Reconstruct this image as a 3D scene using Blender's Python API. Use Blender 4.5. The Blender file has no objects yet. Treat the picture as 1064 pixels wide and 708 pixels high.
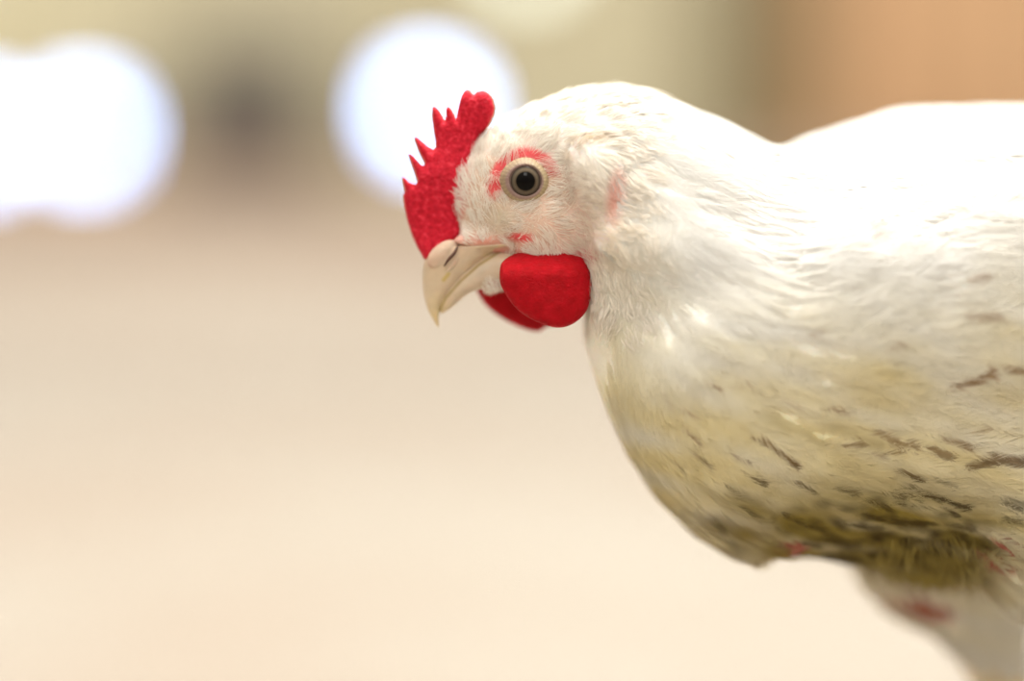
import bpy, bmesh, math, random
import numpy as np
from mathutils import Vector, Matrix, geometry
from mathutils.bvhtree import BVHTree

random.seed(7)
rng = np.random.default_rng(7)
scn = bpy.context.scene
COL = scn.collection

# ------------------------------------------------------------------ camera
CAM = np.array([0.0, -0.70, 0.27])
FPX = 85.0 / 36.0 * 1064
PITCH = math.atan(204 / FPX)
cp, sp = math.cos(PITCH), math.sin(PITCH)
FWD = np.array([0, cp, -sp]); UPV = np.array([0, sp, cp]); RIGHT = np.array([1.0, 0, 0])
cd = bpy.data.cameras.new('camera'); cam = bpy.data.objects.new('camera', cd); COL.objects.link(cam)
cam.location = CAM; cam.rotation_euler = (math.pi / 2 - PITCH, 0, 0)
cd.lens = 85; cd.sensor_width = 36; cd.clip_start = 0.02; cd.clip_end = 200
cd.dof.use_dof = True; cd.dof.focus_distance = 0.698; cd.dof.aperture_fstop = 1.68; cd.dof.aperture_blades = 0
scn.camera = cam

# ------------------------------------------------------------------ light and exposure
scn.view_settings.view_transform = 'Standard'; scn.view_settings.look = 'None'
scn.view_settings.exposure = 0.0; scn.view_settings.gamma = 1.0
scn.view_settings.use_curve_mapping = False
w = bpy.data.worlds.new('world'); scn.world = w; w.use_nodes = True
bg = w.node_tree.nodes['Background']; bg.inputs[1].default_value = 1.0
_t = w.node_tree.nodes.new('ShaderNodeTexCoord'); _s = w.node_tree.nodes.new('ShaderNodeSeparateXYZ'); _r = w.node_tree.nodes.new('ShaderNodeValToRGB')
w.node_tree.links.new(_t.outputs['Generated'], _s.inputs[0]); w.node_tree.links.new(_s.outputs[2], _r.inputs[0]); w.node_tree.links.new(_r.outputs[0], bg.inputs[0])
_r.color_ramp.elements[0].position = 0.05; _r.color_ramp.elements[0].color = (0.52, 0.48, 0.42, 1)
_r.color_ramp.elements[1].position = 0.75; _r.color_ramp.elements[1].color = (1.35, 1.30, 1.20, 1)

def area(name, loc, target, size, power, col, size_y=None):
    l = bpy.data.lights.new(name, 'AREA'); l.energy = power; l.color = col; l.size = size
    if size_y: l.shape = 'RECTANGLE'; l.size_y = size_y
    o = bpy.data.objects.new(name, l); COL.objects.link(o); o.location = loc
    o.rotation_euler = (Vector(target) - Vector(loc)).to_track_quat('-Z', 'Y').to_euler()
    return o
area('unseen_overhead_light', (0.2, 0.35, 2.3), (0.05, 0.05, 0.2), 1.3, 128, (1.0, 0.97, 0.92))
area('unseen_overhead_light', (-0.5, 4.2, 2.6), (-0.5, 4.2, 0), 2.4, 105, (1.0, 0.94, 0.88))  # unseen light added to brighten the floor further back
for _x in (-6, 4):
    area('unseen_overhead_light', (_x, 15.5, 3.3), (_x, 20, 0.8), 3.0, 170, (1.0, 0.96, 0.88))  # unseen lights added to brighten the back wall
area('catchlight_fill', (-0.05, -1.9, 1.75), (0.05, 0.0, 0.25), 0.7, 17, (1.0, 0.96, 0.9))  # unseen light placed behind the camera for the eye catchlight and frontal fill

# ------------------------------------------------------------------ helpers
def P(px, py, yw=0.0):
    """point of the plane y = yw that lies behind a reference-sheet position"""
    d = FWD + RIGHT * ((px - 532) / FPX) + UPV * ((354 - py) / FPX)
    t = (yw - CAM[1]) / d[1]
    return CAM + d * t

def proj(p):
    q = np.asarray(p) - CAM
    z = q @ FWD
    return np.stack([532 + FPX * (q @ RIGHT) / z, 354 - FPX * (q @ UPV) / z], -1)

def mesh_from(name, verts, faces, mat=None, parent=None, smooth=True, link=True):
    me = bpy.data.meshes.new(name)
    me.from_pydata([tuple(v) for v in verts], [], [tuple(f) for f in faces]); me.validate(); me.update()
    if smooth: me.polygons.foreach_set('use_smooth', [True] * len(me.polygons))
    o = bpy.data.objects.new(name, me)
    if mat: me.materials.append(mat)
    if link: COL.objects.link(o)
    if parent: o.parent = parent
    return o

def quads_mesh(name, V, quads, mat, parent, colors=None):
    me = bpy.data.meshes.new(name)
    V = np.ascontiguousarray(V, dtype=np.float32); quads = np.ascontiguousarray(quads, dtype=np.int32)
    me.vertices.add(len(V)); me.vertices.foreach_set('co', V.ravel())
    n = len(quads)
    me.loops.add(n * 4); me.loops.foreach_set('vertex_index', quads.ravel())
    me.polygons.add(n); me.polygons.foreach_set('loop_start', np.arange(n, dtype=np.int32) * 4)
    me.polygons.foreach_set('use_smooth', np.ones(n, dtype=bool))
    me.update()
    if colors is not None:
        a = me.color_attributes.new('tint', 'FLOAT_COLOR', 'POINT')
        c = np.ones((len(V), 4), np.float32); c[:, :3] = colors
        a.data.foreach_set('color', c.ravel())
    me.materials.append(mat)
    o = bpy.data.objects.new(name, me); COL.objects.link(o); o.parent = parent
    return o

def catmull(A, k):
    A = np.asarray(A, float); out = []
    n = len(A)
    for i in range(n - 1):
        p0, p1, p2, p3 = A[max(i - 1, 0)], A[i], A[i + 1], A[min(i + 2, n - 1)]
        for j in range(k):
            t = j / k
            out.append(0.5 * (2 * p1 + (p2 - p0) * t + (2 * p0 - 5 * p1 + 4 * p2 - p3) * t * t + (3 * p1 - p0 - 3 * p2 + p3) * t ** 3))
    out.append(A[-1])
    return np.array(out)

def loft(sections, k=5, n=44, power=2.0, inset=0.0):
    """sections: (top px, py, bottom px, py, centre y [m], half width [m])"""
    S = catmull(sections, k)
    V, F = [], []
    for s in S:
        a, b = P(s[0], s[1], s[4]), P(s[2], s[3], s[4])
        c = (a + b) / 2; h = (a - b) / 2; hl = np.linalg.norm(h)
        h = h * max(1 - inset / max(hl, 1e-6), 0.2)
        wd = max(s[5] - inset, 0.0002)
        for i in range(n):
            th = 2 * math.pi * i / n
            cx, sx = math.cos(th), math.sin(th)
            e = 2 / power
            V.append(c + h * math.copysign(abs(cx) ** e, cx) + np.array([0, wd * math.copysign(abs(sx) ** e, sx), 0]))
    m = len(S)
    for r in range(m - 1):
        for i in range(n):
            j = (i + 1) % n
            F.append((r * n + i, r * n + j, (r + 1) * n + j, (r + 1) * n + i))
    V.append(np.mean(V[:n], 0)); V.append(np.mean(V[(m - 1) * n:m * n], 0))
    for i in range(n):
        j = (i + 1) % n
        F.append((m * n, j, i)); F.append((m * n + 1, (m - 1) * n + i, (m - 1) * n + j))
    return V, F

def ellipsoid(c, r, rot=None, nu=28, nv=18):
    V, F = [], []
    c = np.asarray(c, float)
    R = np.eye(3) if rot is None else np.array(rot)
    for i in range(nv + 1):
        ph = math.pi * i / nv
        for j in range(nu):
            th = 2 * math.pi * j / nu
            V.append(c + R @ np.array([r[0] * math.sin(ph) * math.cos(th), r[1] * math.sin(ph) * math.sin(th), r[2] * math.cos(ph)]))
    for i in range(nv):
        for j in range(nu):
            k = (j + 1) % nu
            F.append((i * nu + j, i * nu + k, (i + 1) * nu + k, (i + 1) * nu + j))
    return V, F

def tube(pts, radii, n=14):
    """capped tube through world points"""
    pts = catmull(pts, 4); radii = catmull(np.array(radii)[:, None], 4)[:, 0]
    V, F = [], []
    up = np.array([0.3, 1, 0.2])
    for i, p in enumerate(pts):
        t = pts[min(i + 1, len(pts) - 1)] - pts[max(i - 1, 0)]; t /= np.linalg.norm(t) + 1e-12
        a = np.cross(t, up); a /= np.linalg.norm(a) + 1e-12; b = np.cross(t, a)
        for j in range(n):
            th = 2 * math.pi * j / n
            V.append(p + radii[i] * (a * math.cos(th) + b * math.sin(th)))
    m = len(pts)
    for r in range(m - 1):
        for i in range(n):
            j = (i + 1) % n
            F.append((r * n + i, r * n + j, (r + 1) * n + j, (r + 1) * n + i))
    V.append(pts[0]); V.append(pts[-1])
    for i in range(n):
        j = (i + 1) % n
        F.append((m * n, j, i)); F.append((m * n + 1, (m - 1) * n + i, (m - 1) * n + j))
    return V, F

def merge(parts):
    V, F = [], []
    for v, f in parts:
        o = len(V); V += list(v); F += [tuple(i + o for i in g) for g in f]
    return V, F

def rotxz(deg):
    a = math.radians(deg); c, s = math.cos(a), math.sin(a)
    return [[c, 0, s], [0, 1, 0], [-s, 0, c]]

# ------------------------------------------------------------------ materials
def mat(name, color=(.8, .8, .8), rough=0.5, sss=0.0, srad=(1, .3, .2), sscale=0.003, coat=0.0, spec=0.5):
    m = bpy.data.materials.new(name); m.use_nodes = True
    b = m.node_tree.nodes['Principled BSDF']
    b.inputs['Base Color'].default_value = (*color, 1); b.inputs['Roughness'].default_value = rough
    b.inputs['Subsurface Weight'].default_value = sss; b.inputs['Subsurface Radius'].default_value = srad
    b.inputs['Subsurface Scale'].default_value = sscale; b.inputs['Coat Weight'].default_value = coat
    b.inputs['Specular IOR Level'].default_value = spec
    return m, m.node_tree, b

def ramp(nt, fac, stops, interp='LINEAR'):
    r = nt.nodes.new('ShaderNodeValToRGB'); r.color_ramp.interpolation = interp
    e = r.color_ramp.elements
    while len(e) < len(stops): e.new(0.5)
    for i, (p, c) in enumerate(stops): e[i].position = p; e[i].color = (*c, 1)
    nt.links.new(fac, r.inputs[0]); return r.outputs[0]

def noise(nt, scale, detail=4, rough=0.55, vec=None):
    n = nt.nodes.new('ShaderNodeTexNoise'); n.inputs['Scale'].default_value = scale
    n.inputs['Detail'].default_value = detail; n.inputs['Roughness'].default_value = rough
    if vec is None:
        tc = nt.nodes.new('ShaderNodeTexCoord'); vec = tc.outputs['Object']
    nt.links.new(vec, n.inputs['Vector']); return n.outputs['Fac']

def bump(nt, b, fac, strength, dist):
    n = nt.nodes.new('ShaderNodeBump'); n.inputs['Strength'].default_value = strength; n.inputs['Distance'].default_value = dist
    nt.links.new(fac, n.inputs['Height']); nt.links.new(n.outputs[0], b.inputs['Normal'])

def tint_mat(name, rough=0.6, trans=0.35, sheen=0.0):
    m, nt, b = mat(name, rough=rough, spec=0.2)
    at = nt.nodes.new('ShaderNodeAttribute'); at.attribute_name = 'tint'
    nt.links.new(at.outputs['Color'], b.inputs['Base Color'])
    if trans:
        tr = nt.nodes.new('ShaderNodeBsdfTranslucent'); nt.links.new(at.outputs['Color'], tr.inputs[0])
        mx = nt.nodes.new('ShaderNodeMixShader'); mx.inputs[0].default_value = trans
        nt.links.new(b.outputs[0], mx.inputs[1]); nt.links.new(tr.outputs[0], mx.inputs[2])
        nt.links.new(mx.outputs[0], nt.nodes['Material Output'].inputs[0])
    return m, nt, b

M_feather, _, _ = tint_mat('feather', 0.7, 0.45)
M_hair, _, _ = tint_mat('head_bristle', 0.7, 0.3)
M_skin, nt, b = tint_mat('skin', 0.55, 0.0)
b.inputs['Subsurface Weight'].default_value = 0.25; b.inputs['Subsurface Scale'].default_value = 0.002
bump(nt, b, noise(nt, 900, 3), 0.4, 0.0006)

M_comb, nt, b = mat('comb_flesh', (0.62, 0.02, 0.045), 0.6, 0.25, (1, .05, .05), 0.0015, spec=0.18)
nt.links.new(ramp(nt, noise(nt, 700, 4), [(0.3, (0.44, 0.003, 0.014)), (0.55, (0.62, 0.010, 0.030)), (0.75, (0.80, 0.05, 0.08))]), b.inputs['Base Color'])
bump(nt, b, noise(nt, 900, 4), 1.0, 0.0014)
M_wattle, nt, b = mat('wattle_flesh', (0.5, 0.006, 0.02), 0.6, 0.2, (1, .05, .05), 0.0012, spec=0.14)
nt.links.new(ramp(nt, noise(nt, 350, 5), [(0.3, (0.38, 0.0005, 0.004)), (0.6, (0.50, 0.001, 0.008)), (0.85, (0.62, 0.010, 0.022))]), b.inputs['Base Color'])
bump(nt, b, noise(nt, 1100, 4, .7), 1.0, 0.0012)

M_beak, nt, b = mat('beak_horn', (0.62, 0.46, 0.28), 0.35, 0.3, (1, .6, .35), 0.0015, coat=0.15)
at = nt.nodes.new('ShaderNodeAttribute'); at.attribute_name = 'tint'; mxb = nt.nodes.new('ShaderNodeMix'); mxb.data_type = 'RGBA'; mxb.blend_type = 'MULTIPLY'; mxb.inputs[0].default_value = 1
nt.links.new(at.outputs['Color'], mxb.inputs[6]); nt.links.new(ramp(nt, noise(nt, 160, 4), [(0.3, (0.86, 0.84, 0.80)), (0.7, (1.05, 1.03, 1.0))]), mxb.inputs[7]); nt.links.new(mxb.outputs[2], b.inputs['Base Color'])
bump(nt, b, noise(nt, 500, 2), 0.25, 0.0005)
M_cere, nt, b = mat('nostril_scale', (0.70, 0.40, 0.28), 0.55, 0.4, (1, .4, .3), 0.002)
nt.links.new(ramp(nt, noise(nt, 240, 3), [(0.35, (0.56, 0.38, 0.27)), (0.7, (0.62, 0.47, 0.34))]), b.inputs['Base Color'])
bump(nt, b, noise(nt, 600, 4), 0.6, 0.0006)
M_dark, _, _ = mat('nostril_dark', (0.09, 0.035, 0.02), 0.7)
M_claw, _, _ = mat('claw_horn', (0.55, 0.45, 0.3), 0.4)

# eye: rings of colour around the optical axis
M_eye, nt, b = mat('eye', (0, 0, 0), 0.05, spec=0.08)
tc = nt.nodes.new('ShaderNodeTexCoord'); sx = nt.nodes.new('ShaderNodeSeparateXYZ'); nt.links.new(tc.outputs['Object'], sx.inputs[0])
cx = nt.nodes.new('ShaderNodeCombineXYZ'); nt.links.new(sx.outputs[0], cx.inputs[0]); nt.links.new(sx.outputs[2], cx.inputs[1])
ln = nt.nodes.new('ShaderNodeVectorMath'); ln.operation = 'LENGTH'; nt.links.new(cx.outputs[0], ln.inputs[0])
mu = nt.nodes.new('ShaderNodeMath'); mu.operation = 'MULTIPLY'; mu.inputs[1].default_value = 100; nt.links.new(ln.outputs['Value'], mu.inputs[0])
nt.links.new(ramp(nt, mu.outputs[0], [(0.0, (0.003, 0.002, 0.002)), (0.262, (0.004, 0.003, 0.002)), (0.285, (0.075, 0.055, 0.035)),
        (0.34, (0.12, 0.09, 0.06)), (0.395, (0.07, 0.055, 0.04)), (0.415, (0.03, 0.02, 0.016)), (0.45, (0.24, 0.16, 0.13)), (0.56, (0.40, 0.28, 0.22))]), b.inputs['Base Color'])
M_lid, nt, b = tint_mat('eyelid_skin', 0.5, 0.0)
bump(nt, b, noise(nt, 2500, 2), 0.5, 0.0004)

# ------------------------------------------------------------------ the barn
def structure(o): o['kind'] = 'structure'; return o
def box(name, lo, hi, m, parent=None, bevel=0.0):
    (x0, y0, z0), (x1, y1, z1) = lo, hi
    bm = bmesh.new(); bmesh.ops.create_cube(bm, size=1)
    for v in bm.verts: v.co = Vector(((v.co.x + .5) * (x1 - x0) + x0, (v.co.y + .5) * (y1 - y0) + y0, (v.co.z + .5) * (z1 - z0) + z0))
    if bevel: bmesh.ops.bevel(bm, geom=bm.edges[:], offset=bevel, segments=2, affect='EDGES')
    me = bpy.data.meshes.new(name); bm.to_mesh(me); bm.free(); me.materials.append(m)
    o = bpy.data.objects.new(name, me); COL.objects.link(o)
    if parent: o.parent = parent
    return o

M_floor, nt, b = mat('litter', (0.8, 0.7, 0.55), 0.9, spec=0.1)
big = noise(nt, 1.6, 3, 0.5)
c1 = ramp(nt, big, [(0.32, (0.41, 0.33, 0.26)), (0.5, (0.445, 0.395, 0.33)), (0.7, (0.48, 0.445, 0.385))])
fine = noise(nt, 160, 6, 0.7)
c2 = ramp(nt, fine, [(0.3, (0.55, 0.42, 0.28)), (0.55, (1, 1, 1))])
mx = nt.nodes.new('ShaderNodeMix'); mx.data_type = 'RGBA'; mx.blend_type = 'MULTIPLY'; mx.inputs[0].default_value = 0.35
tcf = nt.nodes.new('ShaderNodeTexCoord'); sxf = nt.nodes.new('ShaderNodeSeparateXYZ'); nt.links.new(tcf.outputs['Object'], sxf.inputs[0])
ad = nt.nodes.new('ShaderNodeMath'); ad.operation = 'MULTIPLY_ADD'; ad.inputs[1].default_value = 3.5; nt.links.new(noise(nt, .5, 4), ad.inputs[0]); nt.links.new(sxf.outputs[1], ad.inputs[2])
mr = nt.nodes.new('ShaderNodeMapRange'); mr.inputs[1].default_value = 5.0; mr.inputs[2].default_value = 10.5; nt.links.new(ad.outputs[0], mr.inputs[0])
far_litter = nt.nodes.new('ShaderNodeMix'); far_litter.data_type = 'RGBA'; nt.links.new(mr.outputs[0], far_litter.inputs[0]); nt.links.new(c1, far_litter.inputs[6]); far_litter.inputs[7].default_value = (0.46, 0.33, 0.24, 1); c1 = far_litter.outputs[2]  # litter turns browner with distance, the change broken up by noise
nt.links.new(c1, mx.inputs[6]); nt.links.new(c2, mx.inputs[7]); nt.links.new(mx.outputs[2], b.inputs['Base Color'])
bump(nt, b, fine, 0.8, 0.01)
D = 20.0
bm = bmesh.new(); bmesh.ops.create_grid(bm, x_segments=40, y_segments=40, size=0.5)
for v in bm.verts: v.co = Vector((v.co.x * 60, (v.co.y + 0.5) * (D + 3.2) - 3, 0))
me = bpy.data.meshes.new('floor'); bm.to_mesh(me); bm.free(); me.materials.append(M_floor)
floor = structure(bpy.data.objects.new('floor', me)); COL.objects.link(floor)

def wallmat(name, c_a, c_b, scale=1.2, plank=None):
    m, nt, b = mat(name, c_a, 0.8, spec=0.2)
    col = ramp(nt, noise(nt, scale, 4), [(0.35, c_a), (0.65, c_b)])
    if plank:
        wv = nt.nodes.new('ShaderNodeTexWave'); wv.wave_type = 'BANDS'; wv.bands_direction = 'X'; wv.inputs['Scale'].default_value = plank
        tcx = nt.nodes.new('ShaderNodeTexCoord'); nt.links.new(tcx.outputs['Object'], wv.inputs[0])
        cc = ramp(nt, wv.outputs['Fac'], [(0.0, (0.4, 0.4, 0.4)), (0.08, (1, 1, 1))])
        mm = nt.nodes.new('ShaderNodeMix'); mm.data_type = 'RGBA'; mm.blend_type = 'MULTIPLY'; mm.inputs[0].default_value = 1
        nt.links.new(col, mm.inputs[6]); nt.links.new(cc, mm.inputs[7]); col = mm.outputs[2]
    nt.links.new(col, b.inputs['Base Color'])
    return m
M_wall = wallmat('painted_wall', (0.58, 0.54, 0.36), (0.68, 0.65, 0.48), 0.8, 1.2)
M_ply = wallmat('plywood', (0.50, 0.31, 0.17), (0.58, 0.38, 0.22), 1.0, 0.6)
M_post = wallmat('dark_timber', (0.16, 0.13, 0.07), (0.24, 0.19, 0.10), 2.0)
M_darkd = wallmat('dark_door', (0.11, 0.10, 0.09), (0.17, 0.155, 0.14), 2.0, 3.0)
M_plinth = wallmat('pink_plinth', (0.55, 0.40, 0.29), (0.66, 0.49, 0.36), 1.5)
M_frame, _, _ = mat('window_frame', (0.5, 0.5, 0.45), 0.6)

def wx(px, d=D): return P(px, 354, d)[0]
def wz(py, d=D): return P(532, py, d)[2]
# back wall with real openings for the windows, made of strips around them
wins = [(-44, 2, 118, 164), (67, 113, 113, 159), (422, 469, 91, 138), (526, 570, -78, -34), (-84, -44, -90, -50)]
strength = [15, 15, 15.5, 4.6, 7]
tone = [(0.46, 0.64, 1.05), (0.46, 0.64, 1.05), (0.45, 0.63, 1.05), (0.86, 0.93, 0.80), (1, 1, 1)]
def wall_with_holes(name, x0, x1, z0, z1, holes, m):
    xs = sorted({x0, x1, *[h[0] for h in holes], *[h[1] for h in holes]})
    zs = sorted({z0, z1, *[h[2] for h in holes], *[h[3] for h in holes]})
    bm = bmesh.new(); vt = {}
    def v(x, y, z):
        k = (round(x, 5), round(y, 5), round(z, 5))
        if k not in vt: vt[k] = bm.verts.new((x, y, z))
        return vt[k]
    def solid(i, j):
        if i < 0 or j < 0 or i >= len(xs) - 1 or j >= len(zs) - 1: return False
        cx, cz = (xs[i] + xs[i + 1]) / 2, (zs[j] + zs[j + 1]) / 2
        return not any(h[0] < cx < h[1] and h[2] < cz < h[3] for h in holes)
    y0, y1 = D, D + 0.18
    for i in range(len(xs) - 1):
        for j in range(len(zs) - 1):
            if not solid(i, j): continue
            a, c, e, g = xs[i], xs[i + 1], zs[j], zs[j + 1]
            bm.faces.new((v(a, y0, e), v(c, y0, e), v(c, y0, g), v(a, y0, g)))
            bm.faces.new((v(a, y1, g), v(c, y1, g), v(c, y1, e), v(a, y1, e)))
            if not solid(i - 1, j): bm.faces.new((v(a, y0, g), v(a, y1, g), v(a, y1, e), v(a, y0, e)))
            if not solid(i + 1, j): bm.faces.new((v(c, y0, e), v(c, y1, e), v(c, y1, g), v(c, y0, g)))
            if not solid(i, j - 1): bm.faces.new((v(a, y0, e), v(a, y1, e), v(c, y1, e), v(c, y0, e)))
            if not solid(i, j + 1): bm.faces.new((v(a, y0, g), v(c, y0, g), v(c, y1, g), v(a, y1, g)))
    me = bpy.data.meshes.new(name); bm.to_mesh(me); bm.free(); me.materials.append(m)
    o = bpy.data.objects.new(name, me); COL.objects.link(o); return structure(o)
holes = [(wx(a), wx(b_), wz(d_), wz(c_)) for a, b_, c_, d_ in wins]
doorh = (wx(166), wx(350), 0.0, wz(42))
wall_with_holes('wall_back', -30, wx(835), 0.0, 3.4, holes + [doorh], M_wall)
d1 = structure(box('door_1', (doorh[0], D + 0.05, 0), (doorh[1], D + 0.1, doorh[3]), M_darkd))
for xx in (doorh[0] - 0.06, doorh[1]):
    pass
structure(box('wall_right', (wx(835), D - 0.1, 0), (30, D + 0.18, 3.4), M_ply))
structure(box('trim_1', (wx(735), D - 0.22, 0), (wx(835), D, 3.4), M_post, bevel=0.02))
structure(box('baseboard_back', (-30, D - 0.03, 0), (doorh[0], D, 0.16), M_plinth))
for i, h in enumerate(holes):
    m = bpy.data.materials.new('daylit_pane'); m.use_nodes = True; n = m.node_tree; n.nodes.clear()
    e = n.nodes.new('ShaderNodeEmission'); e.inputs[0].default_value = (*tone[i], 1); e.inputs[1].default_value = strength[i]
    out = n.nodes.new('ShaderNodeOutputMaterial'); n.links.new(e.outputs[0], out.inputs[0])
    pane = box('window_%d' % (i + 1), (h[0], D + 0.08, h[2]), (h[1], D + 0.1, h[3]), m); structure(pane)
    t = 0.02
    V, F = merge([([(a, yy, c) for a in (x0, x1) for yy in (D + 0.03, D + 0.08) for c in (z0, z1)],
                   [(0, 1, 3, 2), (4, 6, 7, 5), (0, 4, 5, 1), (2, 3, 7, 6), (0, 2, 6, 4), (1, 5, 7, 3)])
                  for x0, x1, z0, z1 in ((h[0], h[0] + t, h[2], h[3]), (h[1] - t, h[1], h[2], h[3]),
                                         (h[0], h[1], h[2], h[2] + t), (h[0], h[1], h[3] - t, h[3]))])
    mesh_from('window_frame', V, F, M_frame, pane, smooth=False)

# ------------------------------------------------------------------ the hen
hen = bpy.data.objects.new('hen', None); COL.objects.link(hen)
hen['label'] = 'white hen with red comb and wattles, dirty brown belly feathers, facing left on pale litter'
hen['category'] = 'chicken'
MM = 0.001
INS = 0.0016
head_neck = [  # top x,y  bottom x,y  centre y, half width
    (467, 200, 482, 262, .013, .0040),
    (470, 178, 508, 270, .013, .0080),
    (488, 153, 542, 279, .013, .0120),
    (512, 124, 580, 288, .013, .0145),
    (550, 103, 610, 302, .013, .0155),
    (597, 88, 612, 335, .014, .0205),
    (642, 83, 607, 365, .016, .0260),
    (690, 92, 618, 400, .019, .0320),
    (742, 113, 640, 445, .024, .0390),
    (800, 147, 690, 495, .032, .0460),
    (860, 210, 770, 500, .038, .0500),
]
body = [
    (622, 352, 618, 400, .018, .012),
    (660, 290, 634, 438, .020, .030),
    (705, 240, 656, 485, .024, .043),
    (755, 190, 690, 528, .029, .052),
    (815, 146, 738, 574, .036, .058),
    (860, 128, 805, 582, .042, .062),
    (915, 112, 885, 588, .046, .065),
    (980, 105, 962, 604, .050, .068),
    (1064, 105, 1064, 596, .056, .070),
    (1150, 112, 1170, 575, .062, .070),
    (1240, 130, 1270, 530, .068, .062),
    (1320, 130, 1340, 455, .073, .048),
    (1390, 110, 1395, 370, .078, .028),
    (1430, 95, 1425, 310, .081, .012),
]
def mirror_y(y, yc): return 2 * yc - y
parts = [loft(head_neck, inset=INS), loft(body, inset=INS)]
YC = 0.046
# ear tufts, brow, cheeks
for s in (-1, 1):
    yh = .013
    parts.append(ellipsoid(P(616, 186, yh + s * .0165), (.0072, .0056, .0130), rotxz(-14)))
    parts.append(ellipsoid(P(572, 232, yh + s * .0110), (.0140, .0045, .0090), rotxz(10)))
    parts.append(ellipsoid(P(575, 262, yh + s * .0095), (.0120, .0045, .0036), rotxz(2)))
for s in (-1, 1): parts.append(ellipsoid(P(505, 249, yh + s * .0052), (.0105, .0036, .0026), rotxz(-2)))
for s in (-1, 1): parts.append(ellipsoid(P(715, 268, .023 + s * .0290), (.0290, .0100, .0120), rotxz(14)))
parts.append(ellipsoid(P(820, 567, .016), (.0066, .0090, .0050), rotxz(8)))
parts.append(ellipsoid(P(1050, 575, .014), (.0135, .0140, .0052), rotxz(-10)))
parts.append(ellipsoid(P(511, 290, .013), (.0050, .0060, .0042)))
# shoulder / folded wings
for s in (-1, 1):
    parts.append(ellipsoid(P(1010, 315, .050 + s * .050), (.0520, .0250, .0360), rotxz(-8)))
    parts.append(ellipsoid(P(1190, 330, .062 + s * .052), (.0620, .0230, .0330), rotxz(4)))
    parts.append(ellipsoid(P(900, 330, .046 + s * .046), (.0380, .0260, .0330), rotxz(-30)))
# hanging breast tip and thighs
parts.append(tube([P(748, 495, .026), P(766, 556, .023), P(786, 597, .021)], [.018, .0085, .0018], n=24))
legs = []
for s, x0 in ((-1, 1090), (1, 960)):
    yl = .056 + s * .033
    th = [P(x0 + 25, 440, yl), P(x0 + 14, 560, yl), P(x0 + 56, 638, yl), P(x0 + 92, 745, yl)]
    parts.append(tube(th, [.036, .031, .0165, .0072]))
    foot = P(x0 + 44, 700, yl); foot[2] = 0.012
    hock = P(x0 + 92, 745, yl)
    parts.append(tube([th[2], hock, (hock + foot) / 2, foot], [.009, .0068, .0048, .0056]))
    toes = []
    for ang, L in ((180, .046), (155, .040), (205, .040), (20, .020)):
        a = math.radians(ang + (0 if s < 0 else 0)); d = np.array([math.cos(a), math.sin(a), 0])
        e = foot + d * L; e[2] = .0042
        mid = foot + d * L * .5; mid[2] = .010
        parts.append(tube([foot, mid, e], [.0052, .0042, .0030])); toes.append((e, d))
    legs.append(toes)

V, F = merge(parts)
tmp = mesh_from('tmp', V, F)
md = tmp.modifiers.new('r', 'REMESH'); md.mode = 'VOXEL'; md.voxel_size = 0.0011
md2 = tmp.modifiers.new('s', 'SMOOTH'); md2.factor = 0.5; md2.iterations = 5
dg = bpy.context.evaluated_depsgraph_get()
bme = bpy.data.meshes.new_from_object(tmp.evaluated_get(dg)); bme.name = 'body'
bpy.data.objects.remove(tmp)
nv = len(bme.vertices); print('body verts', nv)
co = np.empty(nv * 3, np.float32); bme.vertices.foreach_get('co', co); co = co.reshape(-1, 3).astype(float)
ed = np.empty(len(bme.edges) * 2, np.int32); bme.edges.foreach_get('vertices', ed); ed = ed.reshape(-1, 2)
deg = np.bincount(ed.ravel(), minlength=nv)[:, None]
def smooth(co, wgt, it):
    for _ in range(it):
        acc = np.zeros_like(co)
        for k in range(3):
            acc[:, k] = np.bincount(ed[:, 0], co[ed[:, 1], k], nv) + np.bincount(ed[:, 1], co[ed[:, 0], k], nv)
        co = co + wgt[:, None] * (acc / deg - co)
    return co
pq = proj(co)
# blend lofts softly on the trunk, keep the head crisp and the feet thin
wg = np.clip((pq[:, 0] - 620) / 90, 0.0, 1) * 0.6 * (co[:, 2] > .09) + 0.04
co = smooth(co, wg, 90)

def fbm(p, seed=0):
    r = np.random.default_rng(seed); out = np.zeros(len(p))
    for _ in range(10):
        k = r.normal(size=3); out += np.sin(p @ k + r.uniform(0, 6.28))
    return out / 3.2
bme.vertices.foreach_set('co', co.astype(np.float32).ravel()); bme.update()
nm = np.empty(nv * 3, np.float32); bme.vertices.foreach_get('normal', nm); nm = nm.reshape(-1, 3)
pq = proj(co)
amp = np.clip((pq[:, 0] - 610) / 100, 0, 1) * 0.0005 * (co[:, 2] > .1)
rot = np.array([co[:, 0] * .8 - co[:, 2] * .6, co[:, 1], co[:, 0] * .6 + co[:, 2] * .8]).T
co = co + nm * (amp * (fbm(rot * [120, 160, 260], 1) + .7 * fbm(rot * [55, 70, 110], 2)))[:, None]
bme.vertices.foreach_set('co', co.astype(np.float32).ravel()); bme.update()
bme.vertices.foreach_get('normal', nm.reshape(-1)); 
nm = np.empty(nv * 3, np.float32); bme.vertices.foreach_get('normal', nm); nm = nm.reshape(-1, 3).astype(float)

# spine y for mirroring the far flank onto the reference sheet
def spine_y(x):
    return np.interp(x, [-.02, .03, .08, .15, .30], [.013, .016, .034, .050, .075])
def sheet(p):
    """side-view reference coordinates of a body point (either flank)"""
    p = np.array(p, float); yc = spine_y(p[:, 0])
    q = p.copy(); far = q[:, 1] > yc; q[far, 1] = 2 * yc[far] - q[far, 1]
    return proj(q)

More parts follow.
